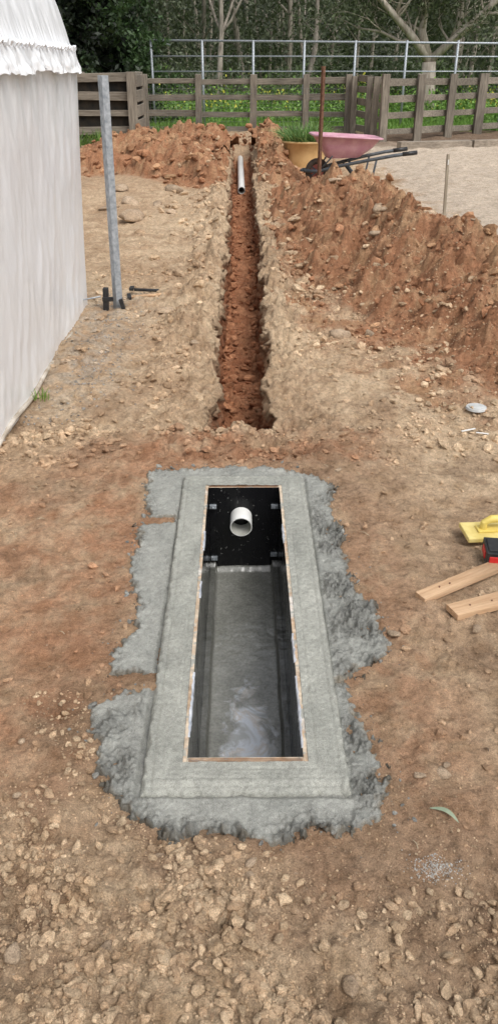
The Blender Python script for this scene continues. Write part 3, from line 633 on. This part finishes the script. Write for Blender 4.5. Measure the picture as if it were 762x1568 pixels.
q=MB(); n=10; L=.075; vs=[]
for i in range(n+1):
    t=i/n; w=.0055*math.sin(math.pi*t)**.7; cy_=.012*math.sin(math.pi*t); vs+=[(t*L,cy_-w,.004+.006*math.sin(t*3)),(t*L,cy_+w,.006+.006*math.sin(t*3))]
fs=[(2*i,2*i+2,2*i+3,2*i+1) for i in range(n)]; q.add(vs,fs,0,True); q.build('gum_leaf',[simple('gum_leaf_green',(.20,.25,.17),(.32,.37,.26),20,.5)],loc=(.445,1.275,.010),rz=R(-35))
blades('weeds',-1.15,4.0,0,.05,26,.03,.07,.003,(.1,.2,.03),(.2,.32,.06))

# ------------------------------------------------------------ fences
def fence(name,pts,hp,rails,pw=.15,rh=.13,front=-1):
    q=MB(); 
    for (x_,y_) in pts:
        q.box((x_,y_,hp/2-.05),(pw*random.uniform(.9,1.15),pw,hp+.1),1,(random.uniform(-.015,.015),random.uniform(-.02,.02),random.uniform(-.1,.1)),.008)
    for (a_,b_) in zip(pts[:-1],pts[1:]):
        L=math.hypot(b_[0]-a_[0],b_[1]-a_[1]); ang=math.atan2(b_[1]-a_[1],b_[0]-a_[0])
        nx,ny=front*math.sin(ang),-front*math.cos(ang)
        for z in rails:
            q.box(((a_[0]+b_[0])/2+nx*(pw/2+.03),(a_[1]+b_[1])/2+ny*(pw/2+.03),z+random.uniform(-.02,.02)),(L*.995,.045,rh*random.uniform(.85,1.12)),0,(random.uniform(-.03,.03),random.uniform(-.012,.012),ang),.006)
    return q.build(name,[M_wh,M_wv],bevel=.006)
LF=[(-2.75,23.0),(-1.33,23.05),(.12,23.1),(1.5,23.1),(2.62,23.1)]
f1=fence('timber_fence',LF,1.40,(.10,.48,.86,1.24),.16,.14)
q=MB()
for x_ in np.arange(-2.7,2.6,.11): q.tube([(x_,22.90,.02),(x_+.01,22.90,1.15)],.0028,0,4,False)
for z in np.arange(.08,1.15,.11): q.tube([(-2.7,22.90,z),(2.6,22.97,z)],.0028,0,4,False)
q.build('wire_netting',[M_string],parent=f1)
f2=fence('timber_yard_fence',[(2.75,22.9),(2.95,21.5),(3.02,20.9)],1.36,(.18,.48,.78,1.08,1.3),.14,.15)
f3=fence('timber_yard_fence',[(3.2,20.6),(4.15,21.2),(5.05,21.8),(5.95,22.4),(6.85,23.0),(7.8,23.6),(8.8,24.2)],1.42,(.2,.56,.92,1.26),.19,.14)
q=MB()
for x_,y_ in((-4.15,19.6),(-3.98,20.9),(-2.62,19.6),(-2.62,20.9)): q.box((x_,y_,.72),(.19,.17,1.5),1,(random.uniform(-.02,.02),random.uniform(-.03,.03),0),.01)
for z,h in((1.37,.17),(1.0,.17),(.66,.12),(.30,.17),(.06,.14)): q.box((-3.35,19.70,z),(1.6,.05,h),0,(0,random.uniform(-.015,.015),0),.008)
for z in(1.3,1.0,.7,.4,.12): 
    q.box((-4.2,20.25,z),(.05,1.3,.22),0); q.box((-2.52,20.25,z),(.05,1.3,.24),0)
q.box((-3.35,21.0,.7),(1.6,.05,1.38),2); 
q.box((-3.33,20.3,.66),(1.5,1.1,1.28),2,jit=.03)
q.build('timber_compost_bay',[M_wh,M_wv,M_dark],bevel=.008)
q=MB()
for i in range(0,9):
    x_=-2.72+i*1.42; q.tube([(x_,25.0,0),(x_,25.0,2.2)],.035,0,10)
q.tube([(-2.72,25,2.2),(13,25,2.08)],.030,0,10); q.tube([(-2.72,25,1.82),(13,25,1.80)],.02,0,8); q.tube([(-2.72,25,1.45),(13,25,1.45)],.018,0,8)
q.tube([(-2.72,25,2.2),(-2.72,31,2.2)],.034,0,8)
q.build('pipe_railing',[M_galv])
q=MB()
for i in range(4):
    a_=i*1.75; q.box((3.3+a_+.85,18.75+(a_+.85)*.30,.06),(1.78,.2,.16),0,(0,0,.29),.008)
q.build('sleeper_edging',[wood('edging_wood',(.5,6,6),(.2,.16,.12),(.42,.36,.29))],bevel=.01)

# ------------------------------------------------------------ vegetation
def leafmass(name,Cc,size,cols,parent=None,asp=.5):
    n=len(Cc); a=rng.normal(size=(n,3)); a/=np.linalg.norm(a,axis=1)[:,None]
    b=np.cross(a,rng.normal(size=(n,3))); b/=np.linalg.norm(b,axis=1)[:,None]
    s=np.asarray(size)*rng.uniform(.6,1.4,n); a=a*s[:,None]; b=b*(s*asp)[:,None]
    V=np.stack([Cc-a,Cc+b*1.0-a*.1,Cc+a,Cc-b-a*.1],1); F=np.arange(4*n).reshape(n,4)
    return mesh_np(name,V.reshape(-1,3),F,[M_leaf],False,np.repeat(cols[:,None],4,1).reshape(-1,3),parent=parent)
def grow(q,p,d,L,r,depth,tips,spread=.6,mat=0):
    pts=[p];rads=[r]; k=5; pos=Vector(p); dd=Vector(d).normalized()
    for i in range(k):
        dd=(dd+Vector((random.gauss(0,.13),random.gauss(0,.13),random.gauss(.03,.1)))).normalized(); pos=pos+dd*L/k; pts.append(pos.copy()); rads.append(r*(1-.45*(i+1)/k))
        if depth<=1: tips.append(pos.copy())
    q.tube(pts,rads,mat,7 if depth>1 else 5,False)
    if depth>0:
        for j in range(random.choice((2,3,3))):
            nd=(dd+Vector((random.gauss(0,spread),random.gauss(0,spread),random.gauss(.1,.35)))).normalized()
            grow(q,pts[random.choice((-1,-1,-2,-3))],nd,L*random.uniform(.6,.85),rads[-1]*.8,depth-1,tips,spread,mat)
def clumped(tips,per,sig):
    t=np.array([list(p) for p in tips]); c=np.repeat(t,per,0); return c+rng.normal(size=c.shape)*sig
def gum(name,base,limbs,depth,per,sig,size,ca,cb):
    e=empty(name); q=MB(); tips=[]
    for d,L,r in limbs: grow(q,Vector(base),d,L,r,depth,tips)
    q.build('trunk_and_limbs',[M_bark],e)
    c=clumped(tips,per,sig); n=len(c); cl=np.repeat(rng.uniform(.65,1.3,len(tips)),per)
    col=lerp(np.array(ca),np.array(cb),rng.random(n))*cl[:,None]; leafmass('crown',c,size,col,e,.3); return e
M_gum=simple('gum_bark',(.30,.25,.20),(.58,.52,.44),3,.85,.4,.01,stretch=(3,3,.6))
e=empty('gum_tree'); q=MB(); tips=[]
B=Vector((6.3,31,0)); F0=Vector((6.25,31,1.7)); q.tube([B,(6.3,31,.8),F0],[.32,.27,.24],0,12)
L=[([F0,(5.6,30.8,2.4),(4.9,30.6,3.0),(4.1,30.4,3.7),(3.2,30.2,4.6)],.15),([F0,(5.9,31,2.6),(6.0,31.2,3.5),(6.4,31.3,4.8),(6.5,31.4,6.4)],.16),([F0,(6.9,30.9,2.3),(7.8,30.6,3.1),(8.6,30.4,3.9),(9.8,30.3,4.8)],.15),([(5.6,30.8,2.4),(5.2,30.9,2.3),(4.5,31,2.6),(3.7,31,2.7)],.07),([(6.9,30.9,2.3),(7.2,31,3.0),(7.1,31,4.0),(7.5,31,5.2)],.10),([(4.9,30.6,3.0),(5.1,30.5,3.8),(4.8,30.3,4.8)],.07),([(7.8,30.6,3.1),(8.7,30.5,3.1),(9.8,30.4,3.5)],.06)]
for pts,r in L:
    pts=[Vector(p) for p in pts]; n=len(pts); q.tube(pts,[r*(1-.55*i/(n-1)) for i in range(n)],0,9)
    for i in range(1,n):
        for j in range(2): grow(q,pts[i],Vector((random.gauss(0,1),random.gauss(0,.8),random.gauss(.6,.5))),random.uniform(.8,1.6),r*.3,2,tips,.7)
q.build('trunk_and_limbs',[M_gum],e)
tips=[t for t in tips if t.z>2.3]; tips=random.sample(tips,min(len(tips),1200))
c=clumped(tips,18,.26); c[:,1]+=.25; cl=np.repeat(rng.uniform(.6,1.35,len(tips)),18)
leafmass('crown',c,.085,lerp(np.array((.075,.10,.045)),np.array((.17,.20,.11)),rng.random(len(c)))*cl[:,None],e,.3)
for (bx,by,hh_) in((-1.5,44,5.),(3.0,47,6),(11.5,38,5),(-9,46,6)):
    gum('gum_tree',(bx,by,0),[(Vector((.05,0,1)),hh_,.17)],4,40,.45,.14,(.06,.08,.035),(.13,.15,.075))
e=empty('cypress_tree'); q=MB(); q.tube([(-5.2,25.6,0),(-5.2,25.6,4),(-5.1,25.6,8)],[.3,.2,.05],0,10)
n=60000; th=rng.uniform(0,6.283,n); z=8.5*rng.random(n)**1.1; 
rad=2.75*np.clip(1-(z/9.2)**2.2,.02,1)*(.86+.16*np.sin(th*5+z*1.7)+.16*np.sin(th*11-z*3.1)*1.0+.1*np.sin(z*7+th*3)); rad*=1-np.abs(rng.normal(0,.10,n))
c=np.stack([-5.3+rad*np.cos(th),25.9+rad*np.sin(th),z],-1)+rng.normal(size=(n,3))*.05
tone=np.clip(.6+.55*np.sin(th*5+z*1.7)+.25*rng.normal(size=n),.25,1.5)
leafmass('foliage',c,.075,lerp(np.array((.027,.055,.019)),np.array((.065,.12,.038)),rng.random(n))*tone[:,None],e,.45)
for k in range(40):
    t=random.random()*6.28; zz=random.uniform(.5,7); q.tube([(-5.2,25.6,zz),(-5.2+1.8*math.cos(t)*(1-zz/9),25.6+1.8*math.sin(t)*(1-zz/9),zz+.5)],[.05,.015],0,5,False)
q.build('trunk_and_limbs',[M_bark2],e)
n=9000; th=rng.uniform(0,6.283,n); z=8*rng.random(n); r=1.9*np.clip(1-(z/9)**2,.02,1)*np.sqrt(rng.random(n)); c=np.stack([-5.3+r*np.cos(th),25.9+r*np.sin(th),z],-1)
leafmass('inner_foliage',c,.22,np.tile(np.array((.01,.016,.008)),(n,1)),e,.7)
FC=[];FS=[];FCol=[]; q=MB()
for i in range(150):
    d=random.uniform(50,105); w=d*.42; x_=random.uniform(-w,w); hgt=random.uniform(11,19); lean=random.gauss(0,.6)
    r=random.uniform(.08,.2); zc=[0,hgt*.35,hgt*.7,hgt]; q.tube([(x_,d,0),(x_+lean*.4+random.gauss(0,.2),d,zc[1]),(x_+lean+random.gauss(0,.3),d,zc[2]),(x_+lean*1.3,d,zc[3])],[r,r*.8,r*.5,r*.15],0,6,False)
    for j in range(6):
        z0=random.uniform(1.5,hgt*.8); a_=random.uniform(0,6.28); l=random.uniform(1,3); q.tube([(x_+lean*z0/hgt,d,z0),(x_+lean*z0/hgt+l*math.cos(a_),d+l*math.sin(a_),z0+l*.9)],[r*.4,r*.12],0,5,False)
    nc=26; tone=random.uniform(.6,1.25)
    for j in range(nc):
        zz=random.uniform(1.2,hgt) if random.random()<.65 else random.uniform(.8,6.5); a_=random.uniform(0,6.28); rr__=random.uniform(.2,2.6)
        k=36; cc=np.array((x_+lean*zz/hgt+rr__*math.cos(a_),d+rr__*math.sin(a_),zz))+rng.normal(size=(k,3))*np.array((.7,.7,.55))
        t2=tone*random.uniform(.6,1.4); FC.append(cc); FS.append(np.full(k,.16 if d<75 else .22)); FCol.append(lerp(np.array((.06,.082,.042)),np.array((.13,.15,.085)),rng.random(k))*t2)
fo=empty('forest'); q.build('trunks',[M_bark],fo)
leafmass('canopy',np.concatenate(FC),np.concatenate(FS),np.concatenate(FCol),fo,.4)
n=45000; x_=rng.uniform(-55,55,n); d=rng.uniform(100,118,n); z=rng.uniform(0,17,n)*np.clip(.85+.2*np.sin(x_*.8),0,1)
leafmass('far_canopy',np.stack([x_,d,z],-1),.42,lerp(np.array((.06,.075,.05)),np.array((.13,.145,.10)),rng.random(n))*np.clip(.9+.4*fbm(x_*.4,z*.4,3,200),.4,1.5)[:,None],fo,.6)
sh=[];sc=[]
for i in range(70):
    x_=random.uniform(-9,16); d=random.uniform(37,46); h=random.uniform(.8,2.4); k=380
    u=rng.normal(size=(k,3)); u/=np.linalg.norm(u,axis=1)[:,None]; u*=rng.random((k,1))**.4; u[:,2]=np.abs(u[:,2])
    sh.append(np.array((x_,d,0))+u*np.array((1.3,1.,h))); t=random.uniform(.6,1.4); g=random.random()
    sc.append(lerp(np.array((.05,.075,.03)),np.array((.11,.16,.05)) if g<.6 else np.array((.15,.17,.11)),rng.random(k))*t)
leafmass('shrubs',np.concatenate(sh),.10,np.concatenate(sc),None,.45)
gp=[];gc=[]
for i in range(330):
    x_=random.uniform(-7,10); d=random.uniform(25.5,38); h=random.uniform(.15,.5); k=70
    yel=random.random()<.2 and d>29; 
    u=rng.normal(size=(k,3))*np.array((.35,.3,.35)); u[:,2]=np.abs(u[:,2])*h/.35
    gp.append(np.array((x_,d,.05))+u); base=lerp(np.array((.08,.18,.03)),np.array((.27,.46,.09)),rng.random(k))*random.uniform(.6,1.3)
    if yel: m_=(u[:,2]>h*1.0); base[m_]=(.58,.55,.07)
    gc.append(base)
leafmass('garden_plants',np.concatenate(gp),.06,np.concatenate(gc),None,.5)
n=60000; gx_=rng.uniform(-8,11,n); gy_=23.5+17*rng.random(n)**1.3; gh=H(gx_,gy_)
pa=rng.uniform(0,3.14,n);h=rng.uniform(.05,.16,n);ln=rng.normal(0,.04,(n,2))
base=np.stack([gx_,gy_,gh],-1); wv=np.stack([np.cos(pa)*.014,np.sin(pa)*.014,0*pa],-1); tip=base+np.stack([ln[:,0],ln[:,1],h],-1)
V=np.stack([base-wv,base+wv,tip],1).reshape(-1,3); mesh_np('grass',V,np.arange(3*n).reshape(n,3),[M_leaf],False,np.repeat(lerp(np.array((.09,.20,.03)),np.array((.25,.42,.08)),rng.random(n))[:,None],3,1).reshape(-1,3))
for (a_,b_) in((-3.9,19.2),(-3.3,19.2),(-2.3,19.6),(-2.2,22.5),(-.9,22.7),(1.9,22.8)):
    blades('weeds',a_,b_,.03,.28,160,.1,.38,.012,(.07,.14,.03),(.18,.30,.06),None,.9)

# ------------------------------------------------------------ light
w=bpy.data.worlds.new('World'); scene.world=w; w.use_nodes=True; nt=w.node_tree; bg=nt.nodes['Background']
sky=nt.nodes.new('ShaderNodeTexSky'); sky.sky_type='NISHITA'; sky.sun_disc=False; EL,AZ=55,140
sky.sun_elevation=R(EL); sky.sun_rotation=R(AZ); sky.dust_density=4; sky.air_density=1.15; sky.ozone_density=1
hs=nt.nodes.new('ShaderNodeHueSaturation'); hs.inputs['Saturation'].default_value=.25; hs.inputs['Value'].default_value=1.12; nt.links.new(sky.outputs[0],hs.inputs['Color']); nt.links.new(hs.outputs[0],bg.inputs[0]); bg.inputs[1].default_value=.15
sl=bpy.data.lights.new('sun','SUN'); sl.energy=1.5; sl.angle=R(30); sl.color=(1,.98,.94); so=bpy.data.objects.new('sun',sl); scene.collection.objects.link(so)
dv=Vector((math.sin(R(AZ))*math.cos(R(EL)),math.cos(R(AZ))*math.cos(R(EL)),math.sin(R(EL)))); so.rotation_euler=dv.to_track_quat('Z','Y').to_euler(); so.location=dv*20
cd=bpy.data.cameras.new('camera'); cam=bpy.data.objects.new('camera',cd); scene.collection.objects.link(cam); scene.camera=cam
cam.location=(0,0,1.6); cam.rotation_euler=(R(90-30.14),0,0); cd.sensor_fit='VERTICAL'; cd.sensor_height=24; cd.lens=18.03; cd.clip_end=1000; cd.clip_start=.05
scene.view_settings.view_transform='Standard'; scene.view_settings.look='None'; scene.view_settings.exposure=0
